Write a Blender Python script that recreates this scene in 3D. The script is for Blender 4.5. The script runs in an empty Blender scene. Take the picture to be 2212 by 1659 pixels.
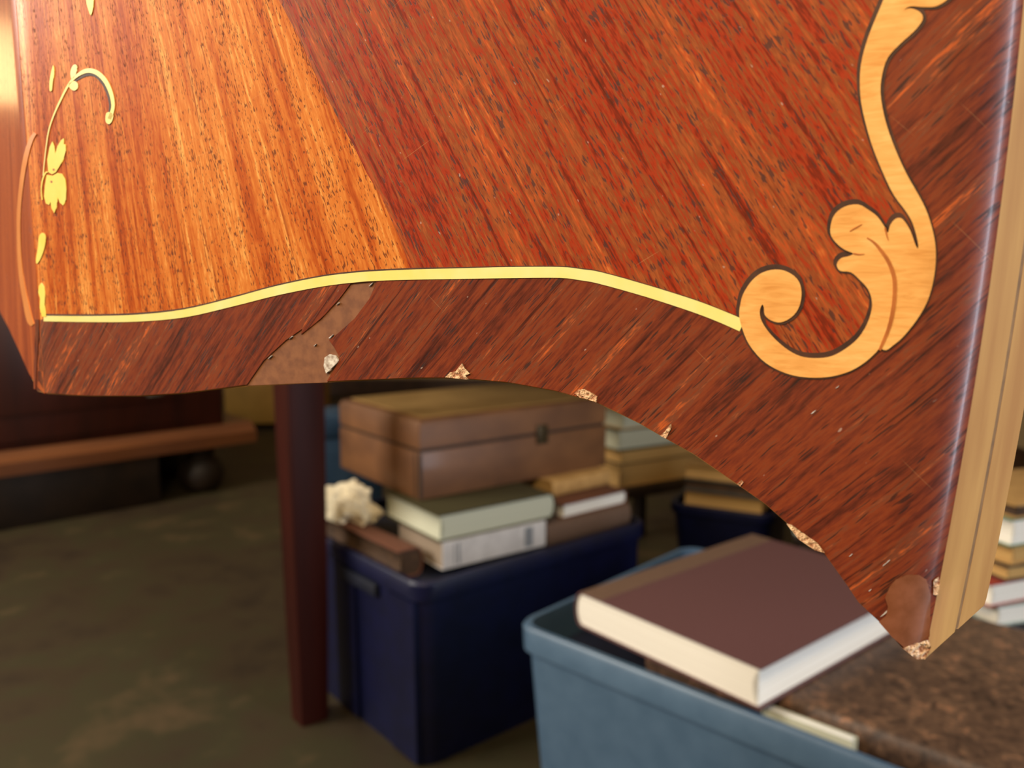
import bpy, bmesh, math, random
from mathutils import Vector, Matrix
from mathutils.geometry import delaunay_2d_cdt
random.seed(7)
sc = bpy.context.scene
col = sc.collection

# ---------------------------------------------------------------- camera, light, exposure
FPX, TH, CAMH = 1780.0, math.radians(7.6), 0.76
cam_d = bpy.data.cameras.new('camera')
cam_d.sensor_width = 36.0
cam_d.lens = 36.0 * FPX / 2212.0
cam_d.clip_start = 0.01
cam_d.dof.use_dof = True
cam_d.dof.focus_distance = 0.196
cam_d.dof.aperture_fstop = 15.0
cam = bpy.data.objects.new('camera', cam_d)
cam.location = (0, 0, CAMH)
cam.rotation_euler = (math.pi / 2 - TH, 0, 0)
col.objects.link(cam)
sc.camera = cam

sc.view_settings.view_transform = 'Standard'
sc.view_settings.look = 'None'
sc.view_settings.exposure = 0.0
sc.view_settings.gamma = 1.0
sc.view_settings.use_curve_mapping = False

world = bpy.data.worlds.new('daylight')
sc.world = world
world.use_nodes = True
bg = world.node_tree.nodes['Background']
bg.inputs[0].default_value = (0.75, 0.85, 1.0, 1)
bg.inputs[1].default_value = 0.18


def area(name, loc, target, sx, sy, power, color):
    d = bpy.data.lights.new(name, 'AREA')
    d.shape = 'RECTANGLE'
    d.size, d.size_y = sx, sy
    d.energy = power
    d.color = color
    o = bpy.data.objects.new(name, d)
    o.location = loc
    o.rotation_euler = (Vector(target) - Vector(loc)).to_track_quat('-Z', 'Y').to_euler()
    col.objects.link(o)
    return o


# daylight through the high left window and the glass door on the right; two warm lamps
area('window_light_left', (-2.85, 0.45, 1.95), (0.1, 0.6, 0.5), 1.4, 0.95, 105, (1.0, 0.93, 0.82))
area('glass_door_light', (1.86, -0.5, 1.12), (0.0, -0.5, 1.12), 0.45, 2.05, 48, (0.72, 0.84, 1.0))
area('bench_lamp_light', (-0.3, -0.55, 1.75), (-0.05, 0.25, 0.75), 0.3, 0.3, 18, (1.0, 0.76, 0.46))
_pl = bpy.data.lights.new('floor_lamp_light', 'POINT')
_pl.energy = 9
_pl.color = (1.0, 0.62, 0.26)
_pl.shadow_soft_size = 0.14
_po = bpy.data.objects.new('floor_lamp_light', _pl)
_po.location = (-1.75, 1.95, 1.28)
col.objects.link(_po)


# ---------------------------------------------------------------- pixel rays (used to measure real positions)
def ray(px, py):
    u = (px - 1106.0) / FPX
    v = (py - 829.5) / FPX
    return Vector((u, math.cos(TH) - v * math.sin(TH), -math.sin(TH) - v * math.cos(TH)))


def onz(px, py, z):
    d = ray(px, py)
    return Vector((0, 0, CAMH)) + d * ((z - CAMH) / d.z)


def aty(px, py, y):
    d = ray(px, py)
    return Vector((0, 0, CAMH)) + d * (y / d.y)


def azv(deg):
    a = math.radians(deg)
    return Vector((math.sin(a), math.cos(a), 0))


# ---------------------------------------------------------------- node helpers
def srgb(r, g, b):
    f = lambda c: (c / 255.0) / 12.92 if c / 255.0 <= 0.04045 else (((c / 255.0) + 0.055) / 1.055) ** 2.4
    return (f(r), f(g), f(b), 1.0)


class NT:
    def __init__(self, name):
        self.m = bpy.data.materials.new(name)
        self.m.use_nodes = True
        self.t = self.m.node_tree
        self.b = self.t.nodes['Principled BSDF']

    def n(self, typ, **kw):
        nd = self.t.nodes.new(typ)
        for k, v in kw.items():
            setattr(nd, k, v)
        return nd

    def l(self, a, b):
        self.t.links.new(a, b)

    def coord(self, kind='UV'):
        return self.n('ShaderNodeTexCoord').outputs[kind]

    def scaled(self, src, vec, off=(0, 0, 0)):
        mp = self.n('ShaderNodeMapping')
        mp.inputs['Scale'].default_value = vec
        mp.inputs['Location'].default_value = off
        self.l(src, mp.inputs['Vector'])
        return mp.outputs[0]

    def noise(self, src, detail=2.0, rough=0.5, dist=0.0):
        nd = self.n('ShaderNodeTexNoise')
        nd.inputs['Scale'].default_value = 1.0
        nd.inputs['Detail'].default_value = detail
        nd.inputs['Roughness'].default_value = rough
        nd.inputs['Distortion'].default_value = dist
        self.l(src, nd.inputs['Vector'])
        return nd.outputs[0]

    def ramp(self, src, stops, interp='LINEAR'):
        r = self.n('ShaderNodeValToRGB')
        r.color_ramp.interpolation = interp
        els = r.color_ramp.elements
        while len(els) < len(stops):
            els.new(0.5)
        for e, (p, c) in zip(els, stops):
            e.position = p
            e.color = c if hasattr(c, '__len__') else (c, c, c, 1)
        self.l(src, r.inputs[0])
        return r.outputs[0]

    def mix(self, fac, a, b, mode='MIX'):
        m = self.n('ShaderNodeMix', data_type='RGBA', blend_type=mode)
        for sock, v in ((m.inputs[0], fac), (m.inputs[6], a), (m.inputs[7], b)):
            if hasattr(v, 'is_linked'):
                self.l(v, sock)
            else:
                sock.default_value = v
        return m.outputs[2]

    def math(self, op, a, b=0.0, c=0.0):
        m = self.n('ShaderNodeMath', operation=op)
        for i, v in enumerate((a, b, c)):
            if hasattr(v, 'is_linked'):
                self.l(v, m.inputs[i])
            else:
                m.inputs[i].default_value = v
        return m.outputs[0]

    def bump(self, h, strength, dist):
        b = self.n('ShaderNodeBump')
        b.inputs['Strength'].default_value = strength
        b.inputs['Distance'].default_value = dist
        self.l(h, b.inputs['Height'])
        self.l(b.outputs[0], self.b.inputs['Normal'])

    def out(self, color, rough=0.5, coat=0.0, coat_rough=0.1, spec=0.5, metal=0.0):
        i = self.b.inputs
        if hasattr(color, 'is_linked'):
            self.l(color, i['Base Color'])
        else:
            i['Base Color'].default_value = color
        if hasattr(rough, 'is_linked'):
            self.l(rough, i['Roughness'])
        else:
            i['Roughness'].default_value = rough
        i['Coat Weight'].default_value = coat
        i['Coat Roughness'].default_value = coat_rough
        i['Specular IOR Level'].default_value = spec
        i['Metallic'].default_value = metal
        return self.m


def veneer_mat(name, stops, pore_col, pore_amt, dark_col, speck=0.0, fine=0.35, coat=0.12, wide=0.5, off=0.0,
               coat_rough=0.2, spec=0.3, streak_u=520.0, pore_u=2100.0, pore_v=330.0):
    """figured hardwood; UV is metres: u across the grain, v along it"""
    k = NT(name)
    uv = k.coord('UV')
    s1 = k.noise(k.scaled(uv, (streak_u, 14, 1), (off, off, 0)), 4, 0.62, 0.4)
    s2 = k.noise(k.scaled(uv, (110, 9, 1), (off + 3, 1, 0)), 3, 0.55, 0.3)
    s3 = k.noise(k.scaled(uv, (1500, 220, 1), (1, off, 0)), 2, 0.6)
    v = k.math('ADD', k.math('MULTIPLY', s1, 1.0 - wide), k.math('MULTIPLY', s2, wide))
    v = k.math('ADD', v, k.math('MULTIPLY', k.math('SUBTRACT', s3, 0.5), fine))
    c = k.ramp(v, stops)
    # dark vein lines along the grain
    vein = k.noise(k.scaled(uv, (900, 22, 1), (5, off, 0)), 3, 0.6)
    veinm = k.ramp(vein, [(0.60, 0.0), (0.68, 1.0)])
    c = k.mix(k.math('MULTIPLY', veinm, 0.75), c, dark_col)
    # open pores: short dark dashes
    p = k.noise(k.scaled(uv, (pore_u, pore_v, 1), (off, 7, 0)), 1.0, 0.5)
    pm = k.noise(k.scaled(uv, (260, 60, 1), (2, off, 0)), 2, 0.5)
    pv = k.math('ADD', p, k.math('MULTIPLY', k.math('SUBTRACT', pm, 0.5), 0.45))
    pore = k.ramp(pv, [(0.64 - pore_amt, 0.0), (0.69 - pore_amt, 1.0)])
    c = k.mix(k.math('MULTIPLY', pore, 0.82), c, pore_col)
    if speck > 0:
        w = k.noise(k.scaled(uv, (900, 420, 1), (9, off, 0)), 1.0, 0.5)
        wm = k.ramp(w, [(0.79 - speck, 0.0), (0.83 - speck, 1.0)])
        c = k.mix(k.math('MULTIPLY', wm, 0.55), c, srgb(205, 180, 170))
    # hairline scratches across the polish
    ob = k.coord('UV')
    sc1 = k.noise(k.scaled(ob, (45, 2600, 1), (off, 2, 0)), 1, 0.5)
    scm = k.ramp(sc1, [(0.755, 0.0), (0.785, 1.0)])
    c = k.mix(k.math('MULTIPLY', scm, 0.22), c, srgb(225, 170, 120))
    k.bump(k.math('SUBTRACT', s3, pore), 0.12, 0.0002)
    rg = k.math('ADD', 0.34, k.math('MULTIPLY', pore, 0.3))
    k.b.inputs['Coat IOR'].default_value = 1.6
    return k.out(c, rg, coat, coat_rough, spec)


def plain_mat(name, c1, c2, scale=60.0, rough=0.55, coat=0.0, vec=(1, 1, 1), coord='Object', bump=0.0, spec=0.5, metal=0.0, lo=0.35, hi=0.65, detail=3.0):
    k = NT(name)
    src = k.scaled(k.coord(coord), tuple(scale * q for q in vec))
    nz = k.noise(src, detail, 0.55)
    c = k.ramp(nz, [(lo, c1), (hi, c2)])
    if bump:
        k.bump(nz, bump, 0.002)
    return k.out(c, rough, coat, 0.15, spec, metal)


M = {}
M['field_left'] = veneer_mat('orange_rosewood_veneer',
    [(0.30, srgb(150, 62, 26)), (0.42, srgb(190, 92, 38)), (0.50, srgb(212, 122, 54)), (0.56, srgb(222, 136, 64)), (0.66, srgb(248, 184, 104))],
    srgb(98, 46, 26), 0.03, srgb(150, 66, 28), 0.0, 0.30, off=1.3, coat=0.03, spec=0.1, pore_u=2700.0, pore_v=560.0)
M['field_right'] = veneer_mat('red_rosewood_veneer',
    [(0.30, srgb(84, 38, 24)), (0.40, srgb(132, 44, 22)), (0.46, srgb(172, 58, 28)), (0.51, srgb(144, 74, 40)), (0.57, srgb(168, 88, 46)), (0.62, srgb(186, 80, 38)), (0.72, srgb(216, 130, 66))],
    srgb(70, 38, 32), 0.02, srgb(92, 34, 20), 0.03, 0.42, off=4.7, wide=0.38)
M['border'] = veneer_mat('dark_rosewood_veneer',
    [(0.30, srgb(52, 22, 20)), (0.40, srgb(92, 40, 28)), (0.47, srgb(120, 52, 34)), (0.53, srgb(138, 62, 34)), (0.59, srgb(122, 68, 48)), (0.65, srgb(204, 98, 46))],
    srgb(42, 18, 16), 0.0, srgb(48, 18, 18), 0.02, 0.30, off=8.1, wide=0.5, coat=1.0, coat_rough=0.17,  streak_u=640, pore_v=150)
M['side'] = veneer_mat('brown_side_veneer', [(0.30, srgb(128, 52, 24)), (0.5, srgb(168, 80, 36)), (0.7, srgb(196, 106, 50))], srgb(104, 46, 26), -0.05, srgb(120, 50, 24), off=2.2, wide=0.7, fine=0.1)
M['string'] = plain_mat('boxwood_string', srgb(255, 238, 136), srgb(255, 246, 170), 90, 0.4, 0.3, (1, 1, 1))
M['flower'] = plain_mat('yellow_boxwood_inlay', srgb(255, 226, 92), srgb(255, 236, 116), 120, 0.4, 0.3)


def scroll_mat():
    k = NT('satinwood_scroll')
    uv = k.coord('UV')
    a = k.noise(k.scaled(uv, (160, 900, 1)), 3, 0.6, 0.6)
    b = k.noise(k.scaled(uv, (60, 60, 1)), 2, 0.5)
    c = k.ramp(k.math('ADD', k.math('MULTIPLY', a, 0.5), k.math('MULTIPLY', b, 0.5)),
               [(0.34, srgb(226, 156, 80)), (0.5, srgb(248, 184, 106)), (0.66, srgb(255, 204, 128))])
    return k.out(c, 0.4, 0.3, 0.15, 0.4)


M['scroll'] = scroll_mat()
M['kerf_shadow'] = plain_mat('burnt_kerf_and_shadow', srgb(58, 34, 24), srgb(82, 50, 34), 300, 0.6)  # filler of the scroll's saw cut; also colours the tendril's painted shadow
M['vein'] = plain_mat('scorched_shading', srgb(170, 96, 42), srgb(196, 116, 54), 300, 0.5)
M['loop'] = plain_mat('honey_veneer', srgb(226, 138, 62), srgb(236, 152, 74), 60, 0.4, 0.3)
M['patch'] = plain_mat('bare_ground_wood', srgb(120, 74, 46), srgb(142, 92, 58), 350, 0.6)
M['tip_patch'] = plain_mat('worn_tip_wood', srgb(128, 74, 44), srgb(150, 92, 64), 220, 0.35, 0.7)
M['filler'] = plain_mat('white_filler', srgb(150, 130, 116), srgb(240, 235, 230), 700, 0.7)
M['speck'] = plain_mat('dull_filler_speck', srgb(196, 190, 188), srgb(232, 230, 234), 900, 0.6)
M['chip'] = plain_mat('splintered_pale_wood', srgb(170, 112, 76), srgb(246, 208, 168), 900, 0.8, bump=0.6, lo=.38, hi=.58)
M['core'] = plain_mat('pale_core_wood', srgb(176, 118, 46), srgb(200, 146, 70), 90, 0.6, 0.05, (1, 1, 0.15))
M['glue'] = plain_mat('dark_glue_line', srgb(122, 84, 38), srgb(150, 106, 54), 200, 0.7)


# ---------------------------------------------------------------- object helpers
def link(name, me, mat, parent=None):
    o = bpy.data.objects.new(name, me)
    if mat is not None:
        me.materials.append(mat)
    col.objects.link(o)
    if parent is not None:
        o.parent = parent
    return o


def tag(o, label, cat, group=None):
    o['label'] = label
    o['category'] = cat
    if group:
        o['group'] = group
    return o


def structure(o):
    o['kind'] = 'structure'
    return o


def empty(name, loc=(0, 0, 0), rz=0.0):
    o = bpy.data.objects.new(name, None)
    o.empty_display_size = 0.05
    o.location = loc
    o.rotation_euler = (0, 0, rz)
    col.objects.link(o)
    return o


def bm_obj(name, bm, mat, parent=None, smooth=None):
    bmesh.ops.recalc_face_normals(bm, faces=bm.faces[:])
    me = bpy.data.meshes.new(name)
    bm.to_mesh(me)
    bm.free()
    if smooth is not None:
        for p in me.polygons:
            p.use_smooth = True
        me.set_sharp_from_angle(angle=math.radians(smooth))
    return link(name, me, mat, parent)


def add_box(bm, x0, x1, y0, y1, z0, z1, bev=0.0, seg=2):
    r = bmesh.ops.create_cube(bm, size=1.0)
    vs = r['verts']
    for v in vs:
        v.co = Vector(((x0 + x1) / 2 + v.co.x * (x1 - x0), (y0 + y1) / 2 + v.co.y * (y1 - y0), (z0 + z1) / 2 + v.co.z * (z1 - z0)))
    if bev > 0:
        es = list({e for v in vs for e in v.link_edges})
        bmesh.ops.bevel(bm, geom=es, offset=bev, segments=seg, affect='EDGES', profile=0.5)


def box_obj(name, dims, mat, parent=None, bev=0.002, smooth=35):
    bm = bmesh.new()
    add_box(bm, *dims, bev=bev)
    return bm_obj(name, bm, mat, parent, smooth)


def add_prism(bm, poly, y0, y1):
    """extrude an x-z polygon along y"""
    a = [bm.verts.new((x, y0, z)) for x, z in poly]
    b = [bm.verts.new((x, y1, z)) for x, z in poly]
    n = len(poly)
    for i in range(n):
        bm.faces.new((a[i], a[(i + 1) % n], b[(i + 1) % n], b[i]))
    fa = bm.faces.new(a)
    fb = bm.faces.new(list(reversed(b)))
    bmesh.ops.triangulate(bm, faces=[fa, fb])


def add_lathe(bm, prof, seg=20, c=(0, 0)):
    rings = []
    for r, z in prof:
        rings.append([bm.verts.new((c[0] + r * math.cos(2 * math.pi * i / seg), c[1] + r * math.sin(2 * math.pi * i / seg), z)) for i in range(seg)])
    for a, b in zip(rings, rings[1:]):
        for i in range(seg):
            bm.faces.new((a[i], a[(i + 1) % seg], b[(i + 1) % seg], b[i]))
    bm.faces.new(rings[0])
    bm.faces.new(rings[-1])


# ---------------------------------------------------------------- the room
RX0, RX1, RY0, RY1, RH = -3.0, 1.95, -2.6, 5.2, 2.7


def floor_mat():
    k = NT('worn_stone_floor')
    o = k.coord('Object')
    a = k.noise(k.scaled(o, (2.6, 2.6, 2.6)), 4, 0.55, 0.3)
    b = k.noise(k.scaled(o, (11, 11, 11)), 3, 0.6)
    v = k.math('ADD', k.math('MULTIPLY', a, 0.7), k.math('MULTIPLY', b, 0.3))
    c = k.ramp(v, [(0.36, srgb(48, 38, 28)), (0.47, srgb(62, 51, 35)), (0.55, srgb(60, 55, 35)), (0.66, srgb(90, 72, 50))])
    return k.out(c, 0.55, 0, 0.1, 0.35)


M['floor'] = floor_mat()
M['wall'] = plain_mat('shop_wall_paint', srgb(150, 128, 92), srgb(165, 142, 104), 4, 0.9)
M['skirting'] = plain_mat('dark_skirting_wood', srgb(58, 36, 20), srgb(74, 48, 28), 12, 0.6)
M['ceiling'] = plain_mat('ceiling_paint', srgb(196, 186, 168), srgb(206, 196, 180), 4, 0.9)
M['white_paint'] = plain_mat('window_frame_paint', srgb(215, 212, 204), srgb(228, 226, 220), 20, 0.5)


def slab(name, x0, x1, y0, y1, z0, z1, mat):
    bm = bmesh.new()
    add_box(bm, x0, x1, y0, y1, z0, z1)
    return structure(bm_obj(name, bm, mat))


slab('floor', RX0 - .1, RX1 + .1, RY0 - .1, RY1 + .1, -0.1, 0.0, M['floor'])
slab('ceiling', RX0 - .1, RX1 + .1, RY0 - .1, RY1 + .1, RH, RH + 0.1, M['ceiling'])
slab('wall_back', RX0 - .1, RX1 + .1, RY1, RY1 + 0.1, 0, RH, M['wall'])
slab('wall_front', RX0 - .1, RX1 + .1, RY0 - 0.1, RY0, 0, RH, M['wall'])


def side_wall(name, x0, x1, wy0, wy1, wz0, wz1):
    bm = bmesh.new()
    add_box(bm, x0, x1, RY0, wy0, 0, RH)
    add_box(bm, x0, x1, wy1, RY1, 0, RH)
    add_box(bm, x0, x1, wy0, wy1, 0, wz0)
    add_box(bm, x0, x1, wy0, wy1, wz1, RH)
    structure(bm_obj(name, bm, M['wall']))


side_wall('wall_left', RX0 - .1, RX0, -0.3, 1.2, 1.45, 2.45)
side_wall('wall_right', RX1, RX1 + .1, -0.75, -0.25, 0.05, 2.2)


def window(name, x, y0, y1, z0, z1):
    bm = bmesh.new()
    w = 0.05
    for a in ((y0, y0 + w, z0, z1), (y1 - w, y1, z0, z1), (y0, y1, z0, z0 + w), (y0, y1, z1 - w, z1),
              ((y0 + y1) / 2 - .02, (y0 + y1) / 2 + .02, z0, z1)):
        add_box(bm, x - 0.03, x + 0.03, *a)
    structure(bm_obj(name, bm, M['white_paint']))


window('window_1', RX0 - .05, -0.3, 1.2, 1.45, 2.45)
window('window_2', RX1 + .05, -0.75, -0.25, 0.05, 2.2)
for nm, x0, x1, y0, y1 in (('baseboard_back', RX0, RX1, RY1 - .02, RY1), ('baseboard_left', RX0, RX0 + .02, RY0, RY1 - .02), ('baseboard_right', RX1 - .02, RX1, -0.1, RY1 - .02)):
    slab(nm, x0, x1, y0, y1, 0, 0.1, M['skirting'])

# ---------------------------------------------------------------- the marquetry apron
AZR = 25.0
P0 = Vector((0.0, 0.19))
dr = Vector((math.cos(math.radians(AZR)), -math.sin(math.radians(AZR))))
dl = Vector((math.sin(math.radians(-37)), math.cos(math.radians(-37))))
_r = ray(85, 720)
_k = _r.x / _r.y
_t = (_k * P0.y - P0.x) / (dr.x - _k * dr.y)
ARR = P0 + dr * _t
TAU = 0.007


def plan(s):
    if s >= TAU:
        return ARR + dr * s
    if s <= -TAU:
        return ARR + dl * (-s)
    t = (s + TAU) / (2 * TAU)
    a, b, c = ARR + dl * TAU, ARR, ARR + dr * TAU
    return a * (1 - t) ** 2 + b * 2 * t * (1 - t) + c * t * t


def plan_n(s):
    e = 1e-4
    d = plan(s + e) - plan(s - e)
    d.normalize()
    return Vector((d.y, -d.x))


_S = [-0.5 + i * 0.0005 for i in range(int(0.75 / 0.0005))]
_PL = [plan(s) for s in _S]


def psz(px, py):
    """pixel -> (s along the front, z height) on the apron's front surface"""
    d = ray(px, py)
    f = [p.x * d.y - p.y * d.x for p in (_PL[0], _PL[-1])]
    lo, hi = 0, len(_S) - 1
    g = lambda p: p.x * d.y - p.y * d.x
    while hi - lo > 1:
        m = (lo + hi) // 2
        if g(_PL[m]) < 0:
            lo = m
        else:
            hi = m
    a, b = g(_PL[lo]), g(_PL[hi])
    w = -a / (b - a) if b != a else 0
    s = _S[lo] + w * (_S[hi] - _S[lo])
    p = plan(s)
    t = p.dot(Vector((d.x, d.y))) / (d.x * d.x + d.y * d.y)
    return Vector((s, CAMH + t * d.z))


RIGHT_EDGE = [(2232.3, -150), (2222.5, -40), (2211.8, 70), (2200.1, 180), (2187.4, 290), (2173.9, 400), (2159.3, 510), (2143.9, 620), (2127.4, 730), (2110.1, 840), (2091.8, 950), (2072.5, 1060), (2052.3, 1170), (2031.2, 1280), (2019.3, 1340), (2008.3, 1394)]
_e0, _e1 = psz(2208, 90), psz(2012, 1380)
_ed = (_e1 - _e0).normalized()
_en = Vector((_ed.y, -_ed.x))
if _en.dot(psz(1500, 700) - _e0) < 0:
    _en = -_en
RR = 0.012


_ET = sorted([(q.y, q.x) for q in [psz(*p) for p in RIGHT_EDGE]])


def edge_s(z):
    """s of the right edge at height z"""
    for (z0, s0), (z1, s1) in zip(_ET, _ET[1:]):
        if z <= z1:
            break
    return s0 + (s1 - s0) * (z - z0) / (z1 - z0)


def front(s, z, h):
    p, n = plan(s), plan_n(s)
    d = (edge_s(z) - s) * abs(_en.x)
    back = 0.0
    if d < RR:
        q = min(max((RR - d) / RR, 0), 1.0) * 0.755
        back = RR * (1 - math.sqrt(1 - q * q)) / 0.755
    hh = h - back
    return Vector((p.x + n.x * hh, p.y + n.y * hh, z))


def cat(pts, closed=True, sub=4):
    n = len(pts)
    out = []
    rng = range(n) if closed else range(n - 1)
    for i in rng:
        g = lambda j: Vector(pts[j % n]) if closed else Vector(pts[min(max(j, 0), n - 1)])
        a, b, c, d = g(i - 1), g(i), g(i + 1), g(i + 2)
        for q in range(sub):
            t = q / sub
            out.append(0.5 * ((2 * b) + (c - a) * t + (2 * a - 5 * b + 4 * c - d) * t * t + (3 * b - a - 3 * c + d) * t ** 3))
    if not closed:
        out.append(Vector(pts[-1]))
    return out


def densify(pts, step, closed=True):
    out = []
    n = len(pts)
    for i in range(n if closed else n - 1):
        a, b = Vector(pts[i]), Vector(pts[(i + 1) % n])
        k = max(1, int((b - a).length / step))
        for q in range(k):
            out.append(a + (b - a) * (q / k))
    if not closed:
        out.append(Vector(pts[-1]))
    return out


def in_poly(p, poly):
    c = False
    n = len(poly)
    j = n - 1
    for i in range(n):
        a, b = poly[i], poly[j]
        if (a.y > p.y) != (b.y > p.y) and p.x < (b.x - a.x) * (p.y - a.y) / (b.y - a.y) + a.x:
            c = not c
        j = i
    return c


def fan_uv(l1, l2):
    """grain that fans out: two pixel segments along the grain -> uv function in metres (u across, v along)"""
    a0, a1, b0, b1 = psz(*l1[0]), psz(*l1[1]), psz(*l2[0]), psz(*l2[1])
    da, db = a1 - a0, b1 - b0
    den = da.x * db.y - da.y * db.x
    t = ((b0 - a0).x * db.y - (b0 - a0).y * db.x) / den
    ap = a0 + da * t
    R = ((a0 + a1 + b0 + b1) / 4 - ap).length
    base = math.atan2((a0 - ap).y, (a0 - ap).x)

    def f(s, z):
        v = Vector((s, z)) - ap
        an = math.atan2(v.y, v.x) - base
        an = (an + math.pi) % (2 * math.pi) - math.pi
        return (an * R, v.length)
    return f


def flat_uv(s, z):
    return (s, z)


def sheet_sz(name, loop, h, mat, parent, uvf=flat_uv, grid=None, h0=0.0):
    """a veneer piece: polygon in (s,z) laid on the curved front, h proud, with side walls down to h0"""
    pts = [Vector((p.x * 1000, p.y * 1000)) for p in loop]
    # drop duplicates
    cl = []
    for p in pts:
        if not cl or (p - cl[-1]).length > 0.01:
            cl.append(p)
    if (cl[0] - cl[-1]).length < 0.01:
        cl.pop()
    pts = cl
    nb = len(pts)
    extra = []
    if grid:
        xs = [p.x for p in pts]
        ys = [p.y for p in pts]
        x = min(xs)
        sx = []
        while x < max(xs):
            sx.append(x)
            x += 1.2 if abs(x) < 12 else grid
        y = min(ys)
        while y < max(ys):
            for x in sx:
                extra.append(Vector((x + random.uniform(-.1, .1), y + random.uniform(-.1, .1))))
            y += grid
        # regular rows along the rounded right edge
        extra = [p for p in extra if (edge_s(p.y / 1000) - p.x / 1000) > RR * 1.15]
        L_ = (_e1 - _e0).length
        t_ = -L_ * 0.6
        while t_ < L_ * 1.15:
            for k in range(1, 9):
                zz_ = (_e0 + _ed * t_).y
                q = Vector((edge_s(zz_) - RR * 1.02 * k / 8.0, zz_))
                extra.append(Vector((q.x * 1000, q.y * 1000)))
            t_ += 0.0016
        extra = [p for p in extra if in_poly(p, pts) and min((p - q).length for q in pts) > 0.35]
    allp = pts + extra
    edges = [(i, (i + 1) % nb) for i in range(nb)]
    vs, es, fs, ov, oe, of = delaunay_2d_cdt(allp, edges, [], 1, 1e-5)
    bm = bmesh.new()
    uvl = bm.loops.layers.uv.new('UVMap')
    bv = [bm.verts.new(front(v.x / 1000, v.y / 1000, h)) for v in vs]
    for f in fs:
        if len(set(f)) >= 3:
            try:
                bm.faces.new([bv[i] for i in f])
            except ValueError:
                pass
    bm.verts.ensure_lookup_table()
    for i, v in enumerate(vs):
        bv[i].index = i
    bm.verts.index_update()
    idx = {bv[i]: i for i in range(len(vs))}
    lo = {}
    for e in [e for e in bm.edges if len(e.link_faces) == 1]:
        a, b = e.verts
        for q in (a, b):
            if q not in lo:
                w = vs[idx[q]]
                nv = bm.verts.new(front(w.x / 1000, w.y / 1000, h0))
                lo[q] = nv
        bm.faces.new((a, b, lo[b], lo[a]))
    rev = {lo[q]: idx[q] for q in lo}
    for q in list(idx):
        rev[q] = idx[q]
    for f in bm.faces:
        for L in f.loops:
            w = vs[rev[L.vert]]
            L[uvl].uv = uvf(w.x / 1000, w.y / 1000)
    # orient towards the viewer side
    bmesh.ops.recalc_face_normals(bm, faces=bm.faces[:])
    me = bpy.data.meshes.new(name)
    bm.verts.index_update()
    vmap = {v.index: rev[v] for v in bm.verts if v in rev}
    bm.to_mesh(me)
    bm.free()
    for p in me.polygons:
        p.use_smooth = True
    nrm = []
    for i, v in enumerate(me.vertices):
        w = vs[vmap.get(i, 0)]
        a, b, e = w.x / 1000, w.y / 1000, 2e-4
        n_ = (front(a + e, b, h) - front(a - e, b, h)).cross(front(a, b + e, h) - front(a, b - e, h)).normalized()
        if n_.y > 0:
            n_ = -n_
        nrm.append(n_)
    me.normals_split_custom_set_from_vertices(nrm)
    return link(name, me, mat, parent)


def sheet(name, loop_px, h, mat, parent, uvf=flat_uv, grid=None, h0=0.0):
    return sheet_sz(name, [psz(*p) for p in loop_px], h, mat, parent, uvf, grid, h0)


def ribbon(name, pts_px, widths, h, mat, parent, h0=0.0, sub=4):
    """an inlaid line: centre line in pixels with widths in pixels"""
    w3 = cat([(p[0], p[1], w) for p, w in zip(pts_px, widths)], False, sub)
    n = len(w3)
    left, right = [], []
    for i, p in enumerate(w3):
        a, b = w3[max(i - 1, 0)], w3[min(i + 1, n - 1)]
        d = Vector((b.x - a.x, b.y - a.y)).normalized()
        nn = Vector((-d.y, d.x)) * p.z / 2
        left.append((p.x + nn.x, p.y + nn.y))
        right.append((p.x - nn.x, p.y - nn.y))
    bm = bmesh.new()
    uvl = bm.loops.layers.uv.new('UVMap')
    rows = []
    for a, b in zip(left, right):
        A, B = psz(*a), psz(*b)
        rows.append([bm.verts.new(front(A.x, A.y, h0)), bm.verts.new(front(A.x, A.y, h)), bm.verts.new(front(B.x, B.y, h)), bm.verts.new(front(B.x, B.y, h0))])
    for r, q in zip(rows, rows[1:]):
        for k in range(3):
            bm.faces.new((r[k], r[k + 1], q[k + 1], q[k]))
    bm.faces.new(rows[0])
    bm.faces.new(rows[-1])
    for f in bm.faces:
        for L in f.loops:
            L[uvl].uv = (L.vert.co.x, L.vert.co.z)
    return bm_obj(name, bm, mat, parent, 40)


apron = empty('marquetry_apron', (ARR.x, ARR.y, psz(85, 845).y))
tag(apron, 'rosewood veneered furniture apron with yellow string line and scroll inlay, filling the upper photo', 'furniture')
bpy.context.view_layer.update()


def adopt(o, par=apron):
    """geometry is written in world coordinates: keep it there while parenting"""
    o.parent = par
    o.matrix_parent_inverse = par.matrix_world.inverted()
    return o


class Root:
    pass


def keep(o, par=None):
    bpy.context.view_layer.update()
    return adopt(o, par or apron)


CONTOUR = [(82, 843), (100, 848), (150, 852), (200, 854), (300, 854), (400, 848), (470, 839), (536, 832), (620, 828), (708, 824), (800, 819), (900, 815), (960, 815), (1010, 817),
           (1100, 825), (1200, 843), (1290, 868), (1380, 912), (1450, 952), (1500, 980), (1597, 1047), (1655, 1088), (1706, 1133), (1777, 1188), (1828, 1259), (1854, 1298), (1899, 1341)]
TIP = [(1928, 1378), (1951, 1408), (1978, 1438), (2000, 1446)]
STRING_C = [(98, 688), (200, 689), (300, 687), (400, 677), (500, 654), (600, 628), (700, 608), (775, 599), (820, 596), (900, 593), (1000, 591), (1100, 589), (1210, 588.5), (1260, 594), (1300, 601), (1400, 629), (1500, 661), (1560, 684), (1604, 703)]
STRING_W = [12, 13, 15, 17, 18, 20, 21, 21, 21, 22, 23, 24, 23.5, 24, 25, 25, 26, 26, 27]
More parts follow.
